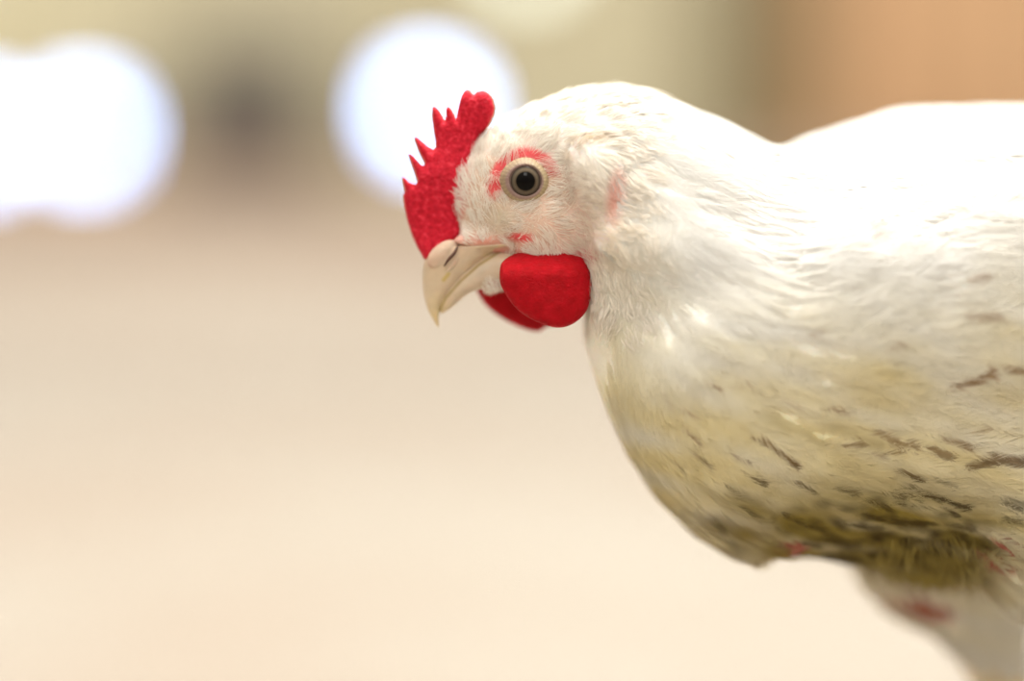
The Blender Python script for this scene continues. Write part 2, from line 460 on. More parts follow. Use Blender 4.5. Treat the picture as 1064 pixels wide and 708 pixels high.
def lerp(a, b, t): return a + (b - a) * t[:, None]
def blob(q, x, y, rx, ry, ang=0, soft=0.5):
    a = math.radians(ang); dx, dy = q[:, 0] - x, q[:, 1] - y
    u = (dx * math.cos(a) + dy * math.sin(a)) / rx; v = (-dx * math.sin(a) + dy * math.cos(a)) / ry
    r = np.sqrt(u * u + v * v)
    return np.clip((1 + soft - r) / (2 * soft), 0, 1)
def n2(q, sx, sy, seed, ang=0):
    a = math.radians(ang); u = q[:, 0] * math.cos(a) + q[:, 1] * math.sin(a); v = -q[:, 0] * math.sin(a) + q[:, 1] * math.cos(a)
    return fbm(np.stack([u / sx, v / sy, u * 0], 1), seed)

WHITE = np.array([.89, .875, .84]); CREAM = np.array([.87, .78, .48]); OLIVE = np.array([.38, .275, .035]); DARK = np.array([.075, .045, .012])
BROWN = np.array([.33, .155, .02])
dashes = [  # brown marks where droppings dried on the feathers
    (710, 445, 727, 461, 2.2, .8), (722, 470, 738, 486, 1.8, .6), (783, 456, 800, 463, 2.6, .9), (800, 463, 829, 485, 2.4, 1), (760, 472, 780, 481, 2, .8),
    (768, 488, 795, 504, 2.6, 1), (754, 503, 771, 517, 2.2, .45), (829, 502, 846, 511, 2.6, .7), (771, 527, 788, 538, 2, .6), (814, 535, 832, 543, 2.4, .8),
    (860, 425, 878, 429, 2.8, .7), (993, 402, 1012, 398, 5, .75), (1010, 398, 1031, 389, 5.5, 1), (1042, 384, 1075, 387, 4, .85), (1005, 329, 1037, 331, 4, .5),
    (1005, 292, 1026, 288, 4, .5), (840, 349, 856, 346, 2.5, .4), (733, 397, 752, 406, 2.2, .7), (708, 425, 722, 434, 1.6, .5), (737, 400, 730, 411, 1.2, .4),
    (912, 448, 930, 459, 5, .7), (930, 460, 952, 464, 4, .8), (963, 465, 987, 475, 4, .8), (984, 457, 1008, 466, 4, .85), (1008, 486, 1035, 478, 6, .9), (1030, 479, 1064, 480, 6, .9),
    (935, 489, 957, 500, 3.4, .9), (975, 500, 993, 506, 4, .5), (955, 512, 980, 520, 3.4, 1), (978, 519, 1004, 529, 4, 1), (928, 540, 960, 546, 4, .9), (760, 404, 778, 399, 2, .3),
    (816, 419, 829, 422, 2, .3), (927, 364, 936, 360, 4, .4), (700, 478, 712, 492, 1.6, .35), (690, 410, 697, 424, 2, .25), (742, 540, 752, 552, 4, .5), (758, 562, 768, 574, 4, .4),
    (900, 520, 925, 528, 4, .8), (880, 545, 915, 552, 4, .8), (940, 560, 985, 566, 5, .8), (985, 545, 1010, 551, 4, .8), (870, 508, 892, 513, 3.5, .6), (850, 560, 880, 566, 4, .7),
    (1045, 520, 1075, 528, 5, .5), (905, 470, 920, 476, 3, .5), (898, 535, 918, 540, 3, .8), (1012, 450, 1030, 447, 3, .4),
]
_r = np.random.default_rng(4)
for _ in range(110):
    x_, y_ = _r.uniform(790, 1110), _r.uniform(455, 592)
    if _r.random() > np.exp(-((y_ - 560) / 55) ** 2 - ((x_ - 950) / 110) ** 2) * 1.1: continue
    L_ = _r.uniform(9, 26); a_ = math.radians(_r.normal(13, 9))
    dashes.append((x_, y_, x_ + L_ * math.cos(a_), y_ + L_ * math.sin(a_), _r.uniform(1.6, 3.6), _r.uniform(.4, .95)))
def plumage_tint(p, jit):
    q = sheet(p)
    c = np.tile(WHITE, (len(p), 1)) * (1 + .03 * jit[:, None])
    y = blob(q, 880, 540, 330, 170, 0, .6) * .50 + blob(q, 880, 490, 230, 85, 8, .6) * .28 + blob(q, 640, 400, 45, 90, 0, .6) * .10 + blob(q, 660, 300, 40, 60, 10, .6) * .12
    y += blob(q, 905, 400, 55, 30, -20, .7) * .35 + blob(q, 1050, 350, 35, 75, 0, .8) * .25 + blob(q, 690, 490, 50, 120, -35, .6) * .15
    y *= 1 + .3 * n2(q, 26, 9, 5, 20)
    c = lerp(c, CREAM, np.clip(y, 0, .9))
    o = blob(q, 930, 560, 150, 52, 4, .55) * (.78 + .28 * n2(q, 16, 6, 6, 14))
    o += blob(q, 790, 560, 60, 34, 30, .7) * (.25 + .25 * n2(q, 10, 5, 7, 20)) + blob(q, 965, 602, 60, 26, 0, .5) * .35
    o += blob(q, 905, 450, 90, 30, 15, .8) * (.10 + .25 * n2(q, 14, 7, 9, 20))
    c = lerp(c, OLIVE, np.clip(o, 0, .92))
    k = blob(q, 935, 560, 95, 36, 6, .6) * (.32 + .5 * n2(q, 9, 4.5, 8, 14))
    c = lerp(c, DARK, np.clip(k, 0, .85))
    c = lerp(c, np.array([.72, .50, .46]), blob(q, 913, 238, 8, 15, -50, .6) * .45)
    jx = 1.6 * jit
    d = np.zeros(len(p))
    for x0, y0, x1, y1, wd, s in dashes:
        vx, vy = x1 - x0, y1 - y0; L2 = vx * vx + vy * vy
        t = np.clip(((q[:, 0] - x0) * vx + (q[:, 1] - y0) * vy) / L2, 0, 1)
        dist = np.hypot(q[:, 0] - x0 - vx * t, q[:, 1] - y0 - vy * t)
        d = np.maximum(d, s * np.clip((wd * (.45 + .55 * t) + 1.0 + jx - dist) / 2.2, 0, 1))
    low = np.clip((q[:, 1] - 440) / 80, 0, 1)[:, None]
    c = c + (BROWN * (1 - low) + DARK * low - c) * (d * .85)[:, None]
    return c

PINK = np.array([.74, .46, .36]); RED = np.array([.66, .06, .07]); FACE = np.array([.60, .42, .30]); SKINR = np.array([.27, .085, .055])
def skin_tint(p):
    q = sheet(p); c = plumage_tint(p, np.zeros(len(p))) * .93
    face = blob(q, 530, 215, 78, 75, 15, .35)
    c = lerp(c, FACE, face * .9)
    c = lerp(c, PINK, np.clip(blob(q, 600, 235, 40, 35, 0, .8) * .7 * (.8 + .4 * n2(q, 12, 12, 3)), 0, 1))
    # red arc above and in front of the eye
    r = np.hypot(q[:, 0] - 546, (q[:, 1] - 190) * 1.02); ang = np.degrees(np.arctan2(190 - q[:, 1], q[:, 0] - 546))
    arc = np.clip((9 - np.abs(r - 31)) / 5, 0, 1) * np.clip((ang - 8) / 15, 0, 1)
    arc = np.maximum(arc, blob(q, 515, 193, 9, 13, 20, .5))
    c = lerp(c, RED, np.clip(arc * .95, 0, 1))
    c = lerp(c, np.array([.50, .48, .36]), blob(q, 518, 225, 17, 12, 20, .6) * .45)
    c = lerp(c, RED, blob(q, 541, 247, 13, 4.5, 5, .5))
    c = lerp(c, np.array([.55, .36, .27]), blob(q, 508, 292, 18, 14, 0, .3))
    c = lerp(c, RED * .8, blob(q, 466, 215, 14, 50, 14, .5) * .9)
    c = lerp(c, np.array([.70, .26, .20]), blob(q, 500, 251, 34, 6, 4, .7) * .7)
    c = lerp(c, PINK * np.array([1, .75, .7]), blob(q, 639, 205, 8, 22, 8, .5) * .8)
    c = lerp(c, RED, blob(q, 520, 268, 30, 8, -5, .5) * .7)
    c = lerp(c, RED, blob(q, 600, 268, 20, 8, 0, .5) * .6)
    c = lerp(c, PINK, blob(q, 913, 236, 12, 13, -45, .7) * .5)
    # bare flesh under the keel and on the thighs
    bare = np.maximum(blob(q, 812, 570, 32, 22, 15, .3), blob(q, 1050, 576, 42, 20, -12, .3))
    bare = np.maximum(bare, blob(q, 984, 658, 44, 28, 10, .3))
    c = lerp(c, SKINR, bare)
    legm = (p[:, 2] < .105).astype(float)
    c = lerp(c, np.array([.72, .58, .36]), legm)
    return c
at = bme.color_attributes.new('tint', 'FLOAT_COLOR', 'POINT')
cc = np.ones((nv, 4), np.float32); cc[:, :3] = np.clip(skin_tint(co), 0, 1); at.data.foreach_set('color', cc.ravel())
bme.polygons.foreach_set('use_smooth', np.ones(len(bme.polygons), bool))
bme.materials.clear(); bme.materials.append(M_skin)
bodyo = bpy.data.objects.new('body', bme); COL.objects.link(bodyo); bodyo.parent = hen

# ------------------------------------------------------------------ plumage
bme.calc_loop_triangles()
tri = np.empty(len(bme.loop_triangles) * 3, np.int32); bme.loop_triangles.foreach_get('vertices', tri); tri = tri.reshape(-1, 3)
bvh = BVHTree.FromPolygons([tuple(v) for v in co], [tuple(t) for t in tri.tolist()])
ta = co[tri[:, 0]]; tb = co[tri[:, 1]]; tcx = co[tri[:, 2]]
tarea = np.linalg.norm(np.cross(tb - ta, tcx - ta), axis=1) / 2

# x, y, growth direction on the sheet (dx, dy down), length mm, width mm
ctrl = np.array([
    (476, 165, -.45, -.9, 5, 2), (474, 200, -.7, -.7, 5, 2), (485, 235, -.6, -.8, 4, 2), (496, 150, .1, -1, 5, 2), (505, 200, -.1, -1, 4, 2), (515, 165, .5, -.85, 4, 2), (525, 125, .75, -.65, 4, 2), (580, 95, .97, -.22, 5, 2.5), (640, 90, 1, .1, 8, 4), (700, 110, .95, .32, 11, 6), (770, 145, .9, .42, 15, 7),
    (560, 150, 1, -.2, 4.5, 2), (620, 140, 1, .1, 6, 3), (600, 200, .9, -.3, 5, 2), (540, 250, 1, -.15, 4, 2), (600, 260, .95, .1, 5, 2), (620, 180, .5, .85, 5, 2.5), (530, 264, .35, .9, 6, 2), (562, 264, .3, .95, 6, 2), (598, 268, .3, .95, 6, 2),
    (650, 200, .75, .65, 8, 4), (700, 180, .95, .25, 12, 6), (680, 260, .7, .72, 12, 6), (640, 330, .2, .98, 11, 6), (750, 230, .92, .38, 16, 7), (720, 300, .85, .5, 15, 7),
    (640, 420, .35, .93, 13, 8), (700, 400, .65, .76, 15, 9), (690, 490, .55, .83, 15, 9), (760, 470, .8, .6, 16, 9), (770, 560, .8, .6, 15, 9), (780, 390, .9, .4, 18, 11),
    (850, 180, .97, .2, 20, 9), (850, 250, .8, -.45, 20, 10), (850, 330, .92, -.3, 20, 12), (860, 430, .97, .2, 20, 12), (860, 530, .95, .3, 16, 8),
    (950, 140, .99, .1, 22, 12), (950, 220, .95, -.2, 24, 14), (960, 320, .97, -.1, 24, 14), (960, 420, .97, .2, 22, 12), (940, 520, .97, .22, 15, 7), (950, 600, .5, .85, 13, 5),
    (1064, 120, 1, .05, 24, 13), (1064, 240, 1, .0, 28, 16), (1064, 350, 1, .08, 28, 16), (1064, 450, 1, .15, 24, 13), (1060, 540, .98, .2, 20, 9),
    (1250, 150, 1, -.05, 30, 15), (1250, 350, 1, .1, 34, 16), (1250, 520, 1, .1, 22, 12), (1420, 200, 1, -.2, 30, 15), (1000, 650, .5, .85, 16, 8), (1120, 660, .5, .85, 16, 8),
])
def field(q):
    d2 = (q[:, None, 0] - ctrl[None, :, 0]) ** 2 + (q[:, None, 1] - ctrl[None, :, 1]) ** 2
    wgt = 1 / (d2 + 120) ** 1.8; wgt /= wgt.sum(1, keepdims=True)
    return wgt @ ctrl[:, 2:]
def tang(p, n, dx, dy):
    d = np.stack([dx, np.zeros_like(dx), -dy], 1)
    d -= (d * n).sum(1)[:, None] * n
    return d / (np.linalg.norm(d, axis=1)[:, None] + 1e-9)

def sample(N):
    t = rng.choice(len(tri), N, p=tarea / tarea.sum())
    r1 = np.sqrt(rng.random(N)); r2 = rng.random(N)
    a, b_, c_ = 1 - r1, r1 * (1 - r2), r1 * r2
    def mixa(A): return a[:, None] * A[tri[t, 0]] + b_[:, None] * A[tri[t, 1]] + c_[:, None] * A[tri[t, 2]]
    p = mixa(co); n = mixa(nm); n /= np.linalg.norm(n, axis=1)[:, None] + 1e-9
    return p, n

def bare_mask(q, p):
    m = blob(q, 546, 190, 20.5, 20.5, 0, .1) > .5
    m |= (q[:, 0] < np.interp(q[:, 1], [140, 172, 190, 207, 228, 250, 270], [488, 470, 468, 472, 476, 482, 500]))
    m |= blob(q, 490, 264, 40, 9, -15, .1) > .5
    m |= blob(q, 798, 565, 32, 16, 25, .1) > .5
    m |= blob(q, 1030, 574, 55, 15, -8, .1) > .5
    m |= blob(q, 978, 650, 44, 26, 20, .1) > .5
    m |= p[:, 2] < .108
    return m

def ribbons(pts, side, wid):
    """pts (N,K,3), side (N,K,3), wid (N,K) -> verts, quads"""
    N, K, _ = pts.shape
    a = pts + side * wid[..., None] / 2; b_ = pts - side * wid[..., None] / 2
    Vv = np.stack([a, b_], 2).reshape(-1, 3)
    base = (np.arange(N)[:, None] * K + np.arange(K - 1)[None]) * 2
    Q = np.stack([base, base + 1, base + 3, base + 2], -1).reshape(-1, 4)
    return Vv, Q

def grow_feathers(name, p, n, d, L, W, barbs, lift, rough=.8, colfun=plumage_tint, width_mm=.28):
    Fn = len(p); K = 6
    S = np.zeros((Fn, K, 3)); NN = np.zeros((Fn, K, 3)); T = np.zeros((Fn, K, 3))
    cur = p.copy(); cn = n.copy(); cdv = d.copy()
    for k in range(K):
        S[:, k] = cur; NN[:, k] = cn; T[:, k] = cdv
        if k < K - 1:
            nx = cur + cdv * (L / (K - 1))[:, None]
            for i in range(Fn):
                r = bvh.find_nearest(Vector(nx[i]))
                if r[0] is not None:
                    nx[i] = r[0]
                    v = np.array(r[1]); 
                    cn[i] = cn[i] * .55 + v * .45
            cn /= np.linalg.norm(cn, axis=1)[:, None]
            cdv = cdv - (cdv * cn).sum(1)[:, None] * cn; cdv /= np.linalg.norm(cdv, axis=1)[:, None] + 1e-9
            cur = nx
    ks = np.linspace(0, 1, K)
    S += NN * ((.2 * MM + lift[:, None] * ks[None] ** 1.1))[..., None]
    J = barbs
    tj = np.linspace(.04, .97, J)
    def at_t(A, t):
        x = t * (K - 1); i = np.minimum(x.astype(int), K - 2); f = (x - i)[None, :, None]
        return A[:, i] * (1 - f) + A[:, i + 1] * f
    s = np.array([0, .35, .7, 1.0]); out = []
    jit_f = rng.normal(size=Fn)
    Vs, Qs, Cs = [], [], []; off = 0
    for sd in (-1, 1):
        tt = np.clip(tj + rng.normal(0, .008, J), 0, 1)
        C = at_t(S, tt); n_ = at_t(NN, tt); t_ = at_t(T, tt)
        n_ /= np.linalg.norm(n_, axis=2, keepdims=True); b_ = np.cross(n_, t_) * sd
        env = np.sqrt(np.clip(np.sin(np.pi * np.clip(tt * .86 + .12, 0, 1)), 0, 1))
        al = np.radians(52 - 34 * tt)[None, :, None] + rng.normal(0, .07 * rough, (Fn, J, 1))
        l = (W[:, None] / 2 * env[None] / .72) * (1 + rng.normal(0, .10 * rough, (Fn, J)))
        l = np.maximum(l, .4 * MM)[..., None]
        dirb = np.cos(al) * t_ + np.sin(al) * b_
        pts = C[:, :, None] + dirb[:, :, None] * (l[..., None] * s[None, None, :, None]) + t_[:, :, None] * (l[..., None] * .35 * (s ** 2)[None, None, :, None])
        lat = (l[..., None] * s[None, None, :, None])
        pts = pts - n_[:, :, None] * (lat ** 2 / .055)
        pts = pts + n_[:, :, None] * (rng.normal(0, .16 * MM * rough, (Fn, J, 1, 1)) * s[None, None, :, None])
        pts = pts + rng.normal(0, .07 * MM * rough, pts.shape)
        tv = np.diff(pts, axis=2); tv = np.concatenate([tv, tv[:, :, -1:]], 2)
        side = np.cross(np.broadcast_to(n_[:, :, None], tv.shape), tv); side /= np.linalg.norm(side, axis=3, keepdims=True) + 1e-12
        wd = np.array([1, .9, .7, .25]) * width_mm * MM
        wd = np.broadcast_to(wd, pts.shape[:3]) * np.clip(L / .014, .6, 1.5)[:, None, None]
        v, q = ribbons(pts.reshape(-1, 4, 3), side.reshape(-1, 4, 3), wd.reshape(-1, 4))
        jj = np.repeat((jit_f[:, None] * .5 + rng.normal(0, .6, (Fn, J))).ravel(), 8)
        Vs.append(v); Qs.append(q + off); Cs.append(np.clip(colfun(v, jj), 0, 1)); off += len(v)
    # the shafts
    side = np.cross(NN, T); v, q = ribbons(S + NN * .00005, side, np.broadcast_to(np.linspace(.35, .08, K) * MM, (Fn, K)))
    Vs.append(v); Qs.append(q + off); Cs.append(np.clip(colfun(v, np.zeros(len(v))), 0, 1))
    return quads_mesh(name, np.concatenate(Vs), np.concatenate(Qs), M_feather, hen, np.concatenate(Cs))

def thin_out(p, r):
    """keep points no closer than their own radius"""
    cell = .004; grid = {}; keep = []
    for i in range(len(p)):
        key = tuple((p[i] // cell).astype(int)); rr = r[i]; m = int(rr / cell) + 1; ok = True
        for dx in range(-m, m + 1):
            for dy in range(-m, m + 1):
                for dz in range(-m, m + 1):
                    for j in grid.get((key[0] + dx, key[1] + dy, key[2] + dz), ()):
                        if np.abs(p[i] - p[j]).max() < rr and ((p[i] - p[j]) ** 2).sum() < rr * rr: ok = False; break
                    if not ok: break
                if not ok: break
            if not ok: break
        if ok: grid.setdefault(key, []).append(i); keep.append(i)
    return np.array(keep)

p, n = sample(26000)
q = sheet(p); f = field(q)
ok = (~bare_mask(q, p)) & (q[:, 0] > 642 + 12 * rng.normal(size=len(p)))
p, n, q, f = p[ok], n[ok], q[ok], f[ok]
kp = thin_out(p, np.sqrt(f[:, 2] * f[:, 3]) * MM * .26)
p, n, q, f = p[kp], n[kp], q[kp], f[kp]
# feathers nearer the tail are laid first: order does not matter for geometry
a = rng.normal(0, .10, len(p)); dx = f[:, 0] * np.cos(a) - f[:, 1] * np.sin(a); dy = f[:, 0] * np.sin(a) + f[:, 1] * np.cos(a)
d = tang(p, n, dx, dy)
L = f[:, 2] * MM * rng.uniform(.8, 1.2, len(p)); W = f[:, 3] * MM * rng.uniform(.85, 1.15, len(p))
messy = blob(q, 960, 600, 60, 30, 0, .5)
lift = (.0006 + .0004 * rng.random(len(p))) * np.clip(L / .016, .5, 1.3) * np.where(q[:, 1] < 330, .55, .9) + messy * .004 * rng.random(len(p))
small = L < .013
print('feathers', len(p), 'small', small.sum())
grow_feathers('neck_feathers', p[small], n[small], d[small], L[small], W[small], 28, lift[small] * .7)
grow_feathers('body_feathers', p[~small], n[~small], d[~small], L[~small], W[~small], 44, lift[~small])

# fine bristly feathers of the head
def grow_hair(name, N, keep, Lmm, wmm, lift, colfun, spread=.25):
    p, n = sample(N); q = sheet(p); k = keep(q, p); p, n, q = p[k], n[k], q[k]
    f = field(q); Np = len(p)
    # tufts: neighbours share a wobble
    a = .35 * n2(q, 6, 4, 21) + rng.normal(0, spread, Np)
    dx = f[:, 0] * np.cos(a) - f[:, 1] * np.sin(a); dy = f[:, 0] * np.sin(a) + f[:, 1] * np.cos(a)
    d = tang(p, n, dx, dy); L = Lmm(q) * MM * rng.uniform(.6, 1.25, Np)
    s = np.linspace(0, 1, 5)
    lf = lift * rng.uniform(.3, 1.4, Np)
    pts = p[:, None] + d[:, None] * (L[:, None] * s)[..., None] + n[:, None] * ((L * lf)[:, None] * np.sin(s * 1.8))[..., None] - n[:, None] * ((L ** 2 / .04)[:, None] * s ** 2)[..., None]
    tips = p + d * L[:, None] * .8
    cs = rng.choice(Np, max(Np // 45, 10), replace=False)
    from mathutils.kdtree import KDTree
    kd = KDTree(len(cs))
    for i_, c_ in enumerate(cs): kd.insert(Vector(p[c_]), i_)
    kd.balance()
    near = cs[np.array([kd.find(Vector(x))[1] for x in p])]
    pull = (p[near] + d[near] * (L[near] * .8)[:, None]) - tips
    pull -= (pull * n).sum(1)[:, None] * n * .5
    pts += pull[:, None] * (.62 * s ** 1.4)[None, :, None]
    hgt = rng.normal(0, 1, Np)[near] * .00022
    pts += n[:, None] * (hgt[:, None] * s)[..., None]
    b_ = np.cross(n, d)
    pts += b_[:, None] * ((rng.normal(0, .12, Np) * L)[:, None] * s ** 2)[..., None]
    side = np.broadcast_to(b_[:, None], pts.shape)
    wd = np.broadcast_to(np.array([.8, 1, .9, .6, .15]) * wmm * MM, pts.shape[:2])
    v, qd = ribbons(pts, side, wd)
    j = np.repeat(rng.normal(size=Np), 10)
    s10 = np.tile(np.repeat(s, 2), Np)
    return quads_mesh(name, v, qd, M_hair, hen, np.clip(colfun(v, j, s10), 0, 1))

def head_tint(v, j, s):
    q = sheet(v); c = np.tile(np.array([.87, .82, .74]), (len(v), 1)) * (1 + .05 * j[:, None])
    r = np.hypot(q[:, 0] - 546, (q[:, 1] - 190)); ang = np.degrees(np.arctan2(190 - q[:, 1], q[:, 0] - 546))
    arc = np.clip((7 - np.abs(r - 30)) / 5, 0, 1) * np.clip((ang - 8) / 15, 0, 1)
    arc = np.maximum(arc, blob(q, 515, 193, 8, 12, 20, .5))
    c = lerp(c, np.array([.76, .25, .20]), arc * .7 * (1 - .5 * s))
    c = lerp(c, np.array([.74, .56, .42]), blob(q, 590, 235, 60, 38, 0, .8) * .45 * (1 - .4 * s))
    c = lerp(c, np.array([.46, .32, .17]), np.maximum(blob(q, 597, 153, 14, 5, -50, .8), blob(q, 614, 143, 18, 4.5, -8, .8)) * .75)  # shadow line above the ear tuft, painted into the bristle colour
    c = lerp(c, np.array([.50, .36, .24]), blob(q, 606, 255, 24, 14, 0, .8) * .25)
    c = lerp(c, np.array([.78, .40, .34]), blob(q, 640, 205, 8, 24, 8, .6) * .95)
    c = lerp(c, np.array([.78, .70, .52]), blob(q, 640, 260, 30, 60, 0, .8) * .3)
    return c
def keep_head(q, p):
    k = (rng.random(len(p)) < np.clip((700 - q[:, 0]) / 50, 0, 1) * np.clip((365 - q[:, 1]) / 50, 0, 1)) & ~bare_mask(q, p) & (p[:, 2] > .1)
    r = np.hypot(q[:, 0] - 546, q[:, 1] - 190); ang = np.degrees(np.arctan2(190 - q[:, 1], q[:, 0] - 546))
    arc = (np.abs(r - 30) < 6) & (ang > 5) & (ang < 185)
    arc |= blob(q, 515, 193, 7, 11, 20, .1) > .5
    sparse = arc | (blob(q, 518, 225, 18, 12, 20, .1) > .5) | (blob(q, 541, 247, 12, 4, 5, .1) > .5) | (blob(q, 640, 205, 6, 20, 8, .1) > .5)
    u = rng.random(len(p))
    k &= ~(sparse & (u > .42))
    cheek = blob(q, 585, 240, 50, 30, 0, .4)
    k &= ~((cheek > .5) & (u > .65))
    return k
grow_hair('head_feathers', 420000, keep_head, lambda q: 3.0 + 2.6 * np.clip((q[:, 0] - 540) / 100, 0, 1) + 1.6 * blob(q, 485, 165, 16, 34, 10, .5), .19, .30, head_tint)

def tuft_tint(v, j, s):
    c = plumage_tint(v, j * .5); return lerp(c, np.array([.31, .23, .055]), .5 * np.ones(len(v)) + .15 * j)
ctrl = np.array([(900, 570, .9, .5, 1, 1), (940, 585, .55, .85, 1, 1), (955, 600, .0, 1, 1, 1), (985, 592, .75, .7, 1, 1), (1020, 580, .98, .25, 1, 1), (800, 575, .6, .8, 1, 1), (700, 540, .7, .7, 1, 1)])
grow_hair('belly_tuft', 500000, lambda q, p: (blob(q, 960, 585, 62, 24, -4, .5) * .6 > rng.random(len(p))) & (q[:, 1] > 552) & (q[:, 1] < 612) & (p[:, 1] < .030), lambda q: 7 + 0 * q[:, 0], .2, .8, tuft_tint, .75)

# ------------------------------------------------------------------ outline-inflated flesh parts
def inflate(name, outline, yc, thick, spacing, m, edge=2.5 * MM, warp=None, parent=hen, ythick=None, roundit=False):
    """solid lobed plate: outline on the sheet at depth yc, cross-section rounded to its edge"""
    if roundit: outline = catmull(list(outline) + [outline[0]], 4)[:-1]
    O = np.array([P(x, y, yc) for x, y in outline])
    P2 = [(a[0], a[2]) for a in O]
    # densify the outline
    B = []
    for i in range(len(P2)):
        a, b_ = np.array(P2[i]), np.array(P2[(i + 1) % len(P2)]); k = max(1, int(np.linalg.norm(b_ - a) / spacing))
        for j in range(k): B.append(a + (b_ - a) * j / k)
    B = np.array(B)
    mn, mx_ = B.min(0), B.max(0)
    gx, gz = np.meshgrid(np.arange(mn[0], mx_[0], spacing), np.arange(mn[1], mx_[1], spacing * .87))
    gx[1::2] += spacing / 2
    G = np.stack([gx.ravel(), gz.ravel()], 1)
    x0, y0 = B[:, 0], B[:, 1]; x1, y1 = np.roll(x0, -1), np.roll(y0, -1)
    cr = ((y0[None] > G[:, 1:2]) != (y1[None] > G[:, 1:2])) & (G[:, 0:1] < (x1 - x0)[None] * (G[:, 1:2] - y0[None]) / ((y1 - y0)[None] + 1e-15) + x0[None])
    inside = cr.sum(1) % 2 == 1
    dist = np.sqrt(((G[:, None] - B[None]) ** 2).sum(2)).min(1)
    G = G[inside & (dist > spacing * .55)]
    pts = np.concatenate([B, G]); nb = len(B)
    vo, eo, fo, *_ = geometry.delaunay_2d_cdt([Vector(t) for t in pts], [(i, (i + 1) % nb) for i in range(nb)], [list(range(nb))], 1, 1e-7)
    A = np.array([tuple(v) for v in vo])
    dist = np.sqrt(((A[:, None] - B[None]) ** 2).sum(2)).min(1)
    onb = dist < 1e-6
    x = np.clip(dist / edge, 0, 1)
    h = thick * np.sqrt(np.clip(1 - (1 - x) ** 2, 0, 1))
    if ythick is not None: h = h * ythick(A)
    h = np.where(onb, 0, np.maximum(h, .05 * MM))
    off = np.zeros(len(A)) if warp is None else warp(A)
    N = len(A); V = []; idx = {}
    for i in range(N): V.append((A[i, 0], yc + off[i] - h[i], A[i, 1]))
    for i in range(N):
        if onb[i]: idx[i] = i
        else: idx[i] = len(V); V.append((A[i, 0], yc + off[i] + h[i], A[i, 1]))
    F = []
    for f_ in fo:
        F.append(tuple(f_)); F.append(tuple(idx[i] for i in reversed(f_)))
    bm = bmesh.new(); vs = [bm.verts.new(v) for v in V]
    for f_ in F:
        try: bm.faces.new([vs[i] for i in f_])
        except ValueError: pass
    bmesh.ops.recalc_face_normals(bm, faces=bm.faces[:])
    me = bpy.data.meshes.new(name); bm.to_mesh(me); bm.free()
    me.polygons.foreach_set('use_smooth', [True] * len(me.polygons)); me.materials.append(m)
    o = bpy.data.objects.new(name, me); COL.objects.link(o); o.parent = parent
    return o

comb_out = [(441, 270), (434, 258), (428, 245), (423, 229), (420, 214), (419, 203), (421, 198), (419.5, 192), (418, 184), (420, 184), (425, 188.5), (430, 191), (433, 190.5), (434, 188),
            (431, 179), (427, 168), (424.5, 160), (427, 159.5), (432, 165), (437, 170.5), (440, 171.8), (441.5, 169), (437, 161), (433, 151), (430.5, 143), (433, 142), (439, 147.5), (446, 153), (450, 155),
            (453, 153), (452.5, 146), (450.5, 134), (449, 120), (449.5, 112), (452, 111), (456, 115), (460, 122), (462, 126), (463.5, 121), (463.5, 114), (465, 111), (468, 113), (471, 118), (473.5, 124),
            (475, 118), (477, 108), (480, 99), (483.5, 94), (487, 94), (490, 97.5), (492.5, 98.5), (495, 96), (501, 94.5), (507, 97), (511.5, 103), (514, 112), (513, 119), (509, 128), (504, 136),
            (498, 144), (500, 156), (492, 175), (487, 200), (488, 225), (484, 246), (470, 256), (456, 262), (448, 270)]
inflate('comb', comb_out, .0125, 2.6 * MM, .75 * MM, M_comb, 3.2 * MM, warp=lambda A: .0006 * np.sin(A[:, 1] * 260) + .0004 * np.sin(A[:, 0] * 400),
        ythick=lambda A: 1 + .35 * np.clip((.245 - A[:, 1]) / .03, 0, 1))
wat = [(519, 284), (521, 274), (530, 267), (545, 262), (562, 260), (585, 261), (603, 266), (611, 276), (614.5, 290), (614.5, 305), (611, 320), (603, 331), (591, 338.5), (578, 340.5),
       (564, 337), (549, 330.5), (536, 320.5), (526, 307), (520, 295)]
def wat_warp(A): return .0065 * np.clip((A[:, 1] - P(560, 285)[2]) / .007, 0, 1) ** 1.5 + .0006 * np.sin(A[:, 0] * 300)
inflate('wattle', wat, -.0035, 3.6 * MM, .8 * MM, M_wattle, 7 * MM, warp=wat_warp, roundit=True)
wat2 = [(492, 296), (496, 304), (503, 315.5), (513, 325), (526, 333.5), (541, 340.5), (554, 344.5), (562, 344), (568, 340), (585, 335), (600, 320), (604, 300), (600, 280), (580, 268), (540, 266), (510, 272), (495, 284)]
inflate('wattle', wat2, .0275, 3.0 * MM, .9 * MM, M_wattle, 6 * MM, roundit=True)

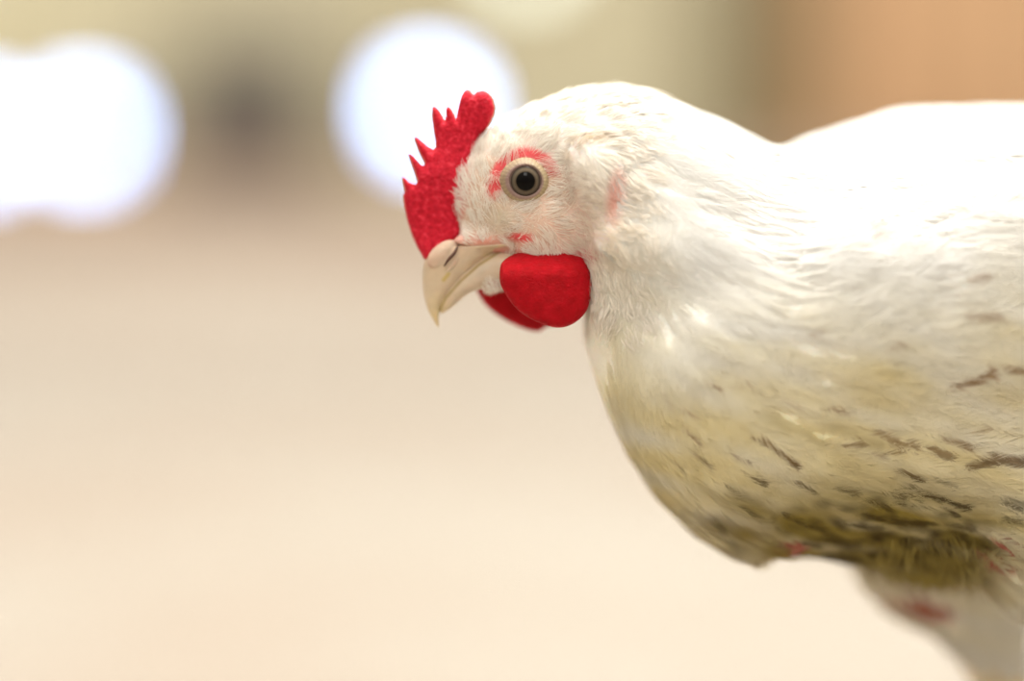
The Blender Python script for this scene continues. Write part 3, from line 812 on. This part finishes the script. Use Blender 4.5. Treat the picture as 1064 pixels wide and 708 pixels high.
# beak
ub = [(453.5, 338.5, 456.5, 340.5, .0128, .0003), (448.5, 330, 456, 334, .0128, .0009), (444, 321, 456.5, 326, .0128, .0016), (440.2, 306, 462.5, 309.5, .0128, .0028), (439, 289, 478, 292, .0128, .0042),
      (441.5, 270, 498, 274.5, .0128, .0058), (452, 257, 519, 261, .013, .0068), (468, 254, 538, 257, .013, .0074), (500, 252, 551, 254.5, .013, .0080)]
def paint(o, fun):
    a = o.data.color_attributes.new('tint', 'FLOAT_COLOR', 'POINT'); v = np.array([x.co for x in o.data.vertices])
    c = np.ones((len(v), 4), np.float32); c[:, :3] = np.clip(fun(v), 0, 1); a.data.foreach_set('color', c.ravel())
def seg(q, line, wd):
    d = np.full(len(q), 1e9)
    for (x0, y0), (x1, y1) in zip(line[:-1], line[1:]):
        vx, vy = x1 - x0, y1 - y0; t = np.clip(((q[:, 0] - x0) * vx + (q[:, 1] - y0) * vy) / (vx * vx + vy * vy), 0, 1)
        d = np.minimum(d, np.hypot(q[:, 0] - x0 - vx * t, q[:, 1] - y0 - vy * t))
    return np.clip((wd + 1 - d) / 1.6, 0, 1)
SEAM = [(457, 330), (457.5, 322), (463, 310), (478, 293), (498, 275), (519, 262), (535, 257.5), (548, 255)]
def beak_tint(v):
    q = sheet(v); c = np.tile(np.array([.62, .49, .345]), (len(v), 1))
    c = lerp(c, np.array([.66, .53, .28]), blob(q, 455, 330, 10, 18, 0, .6) * .7)
    c = lerp(c, np.array([.64, .42, .31]), blob(q, 455, 258, 26, 14, -20, .8) * .8)
    c = lerp(c, np.array([.60, .50, .40]), blob(q, 500, 285, 24, 14, -35, .8) * .6)
    c = lerp(c, np.array([.50, .36, .06]), seg(q, [(461, 291), (466, 285)], 1.6) * .8)
    c = lerp(c, np.array([.30, .21, .05]), seg(q, SEAM, 1.0) * .85)
    c = lerp(c, np.array([.72, .60, .38]), seg(q, [(503, 266), (522, 256), (545, 251.5)], 2.0) * .6)
    return c
V, F = loft(ub, k=14, n=90, power=2.0); paint(mesh_from('upper_beak', V, F, M_beak, hen), beak_tint)
lb = [(456.5, 322, 459, 326.5, .0128, .0008), (458, 311, 470, 319.5, .0128, .0024), (471, 292, 485, 307, .0128, .0040), (490, 274, 499, 301, .0128, .0055), (513, 259, 518, 297, .013, .0068), (538, 258, 538, 291, .013, .0080)]
V, F = loft(lb, k=14, n=90, power=2.0); paint(mesh_from('lower_beak', V, F, M_beak, hen), beak_tint)
yh = .013
for s in (-1, 1):
    def surf(x, y, w_): return P(x, y, yh + s * w_)
    V, F = ellipsoid(surf(460, 264, .0046), (.0054, .0017, .0030), rotxz(-40)); V2, F2 = ellipsoid(surf(475, 269, .0050), (.0050, .0014, .0011), rotxz(-52))
    V, F = merge([(V, F), (V2, F2)])
    o = mesh_from('nostril_scale', V, F, M_cere, hen)
    V, F = tube([surf(461.5, 277, .0066), surf(466, 270, .0076), surf(472, 263, .0077), (surf(476, 255, .0066))], [.0002, .00042, .00045, .0002], n=8)
    mesh_from('nostril', V, F, M_dark, o)

# eyes
for s in (-1, 1):
    EC = P(546, 188, yh + s * .0150)
    ec = P(546, 188, yh + s * .0106)
    V, F = ellipsoid((0, 0, 0), (.0062, .0062, .0062), nu=64, nv=48)
    e = mesh_from('eye', V, F, M_eye, hen); e.location = ec
    # eyelid: beaded ring of skin hugging the eyeball
    V, F = [], []; nu, nr = 120, 12
    for i in range(nu):
        th = 2 * math.pi * i / nu
        bead = 1 + .10 * math.sin(th * 34) + .05 * math.sin(th * 13 + 1)
        for j in range(nr + 1):
            t = j / nr   # 0 = inner edge .. 1 = outer skirt
            rx = (.00465 + .0024 * t); rz = (.00435 + .0024 * t)
            prof = math.sin(math.pi * min(t * 1.15, 1)) ** .6 * .0009 * (bead if t < .55 else 1)
            if abs(math.sin(th)) < 1: shp = 1 + .06 * math.cos(2 * th + .5) * t
            yy = .0046 - .0030 * t ** 1.4 + prof * .8
            V.append((EC[0] + rx * shp * math.cos(th), ec[1] + s * (yy - .0002), EC[2] + rz * math.sin(th)))
    for i in range(nu):
        k = (i + 1) % nu
        for j in range(nr):
            F.append((i * (nr + 1) + j, i * (nr + 1) + j + 1, k * (nr + 1) + j + 1, k * (nr + 1) + j))
    def lid_tint(v):
        tt = np.tile(np.arange(nr + 1) / nr, nu); th = np.repeat(np.arange(nu) * 2 * math.pi / nu, nr + 1)
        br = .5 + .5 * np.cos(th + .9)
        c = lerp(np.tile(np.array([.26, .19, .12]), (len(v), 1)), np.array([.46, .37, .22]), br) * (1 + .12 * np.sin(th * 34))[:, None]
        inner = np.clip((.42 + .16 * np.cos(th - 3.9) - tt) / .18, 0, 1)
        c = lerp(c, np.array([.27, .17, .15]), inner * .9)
        c = lerp(c, np.array([.42, .30, .17]), np.clip((tt - .72) / .2, 0, 1) * (.5 + .5 * np.sin(th * 34)))
        return c
    lid = mesh_from('eyelid', V, F, M_lid, hen); paint(lid, lid_tint)

# claws
for toes in legs:
    for e_, d_ in toes:
        a = np.array(e_); V, F = tube([a, a + d_ * .006 + np.array([0, 0, .0005]), a + d_ * .013 - np.array([0, 0, .0032])], [.0026, .0018, .0003], n=10)
        mesh_from('claw', V, F, M_claw, hen)
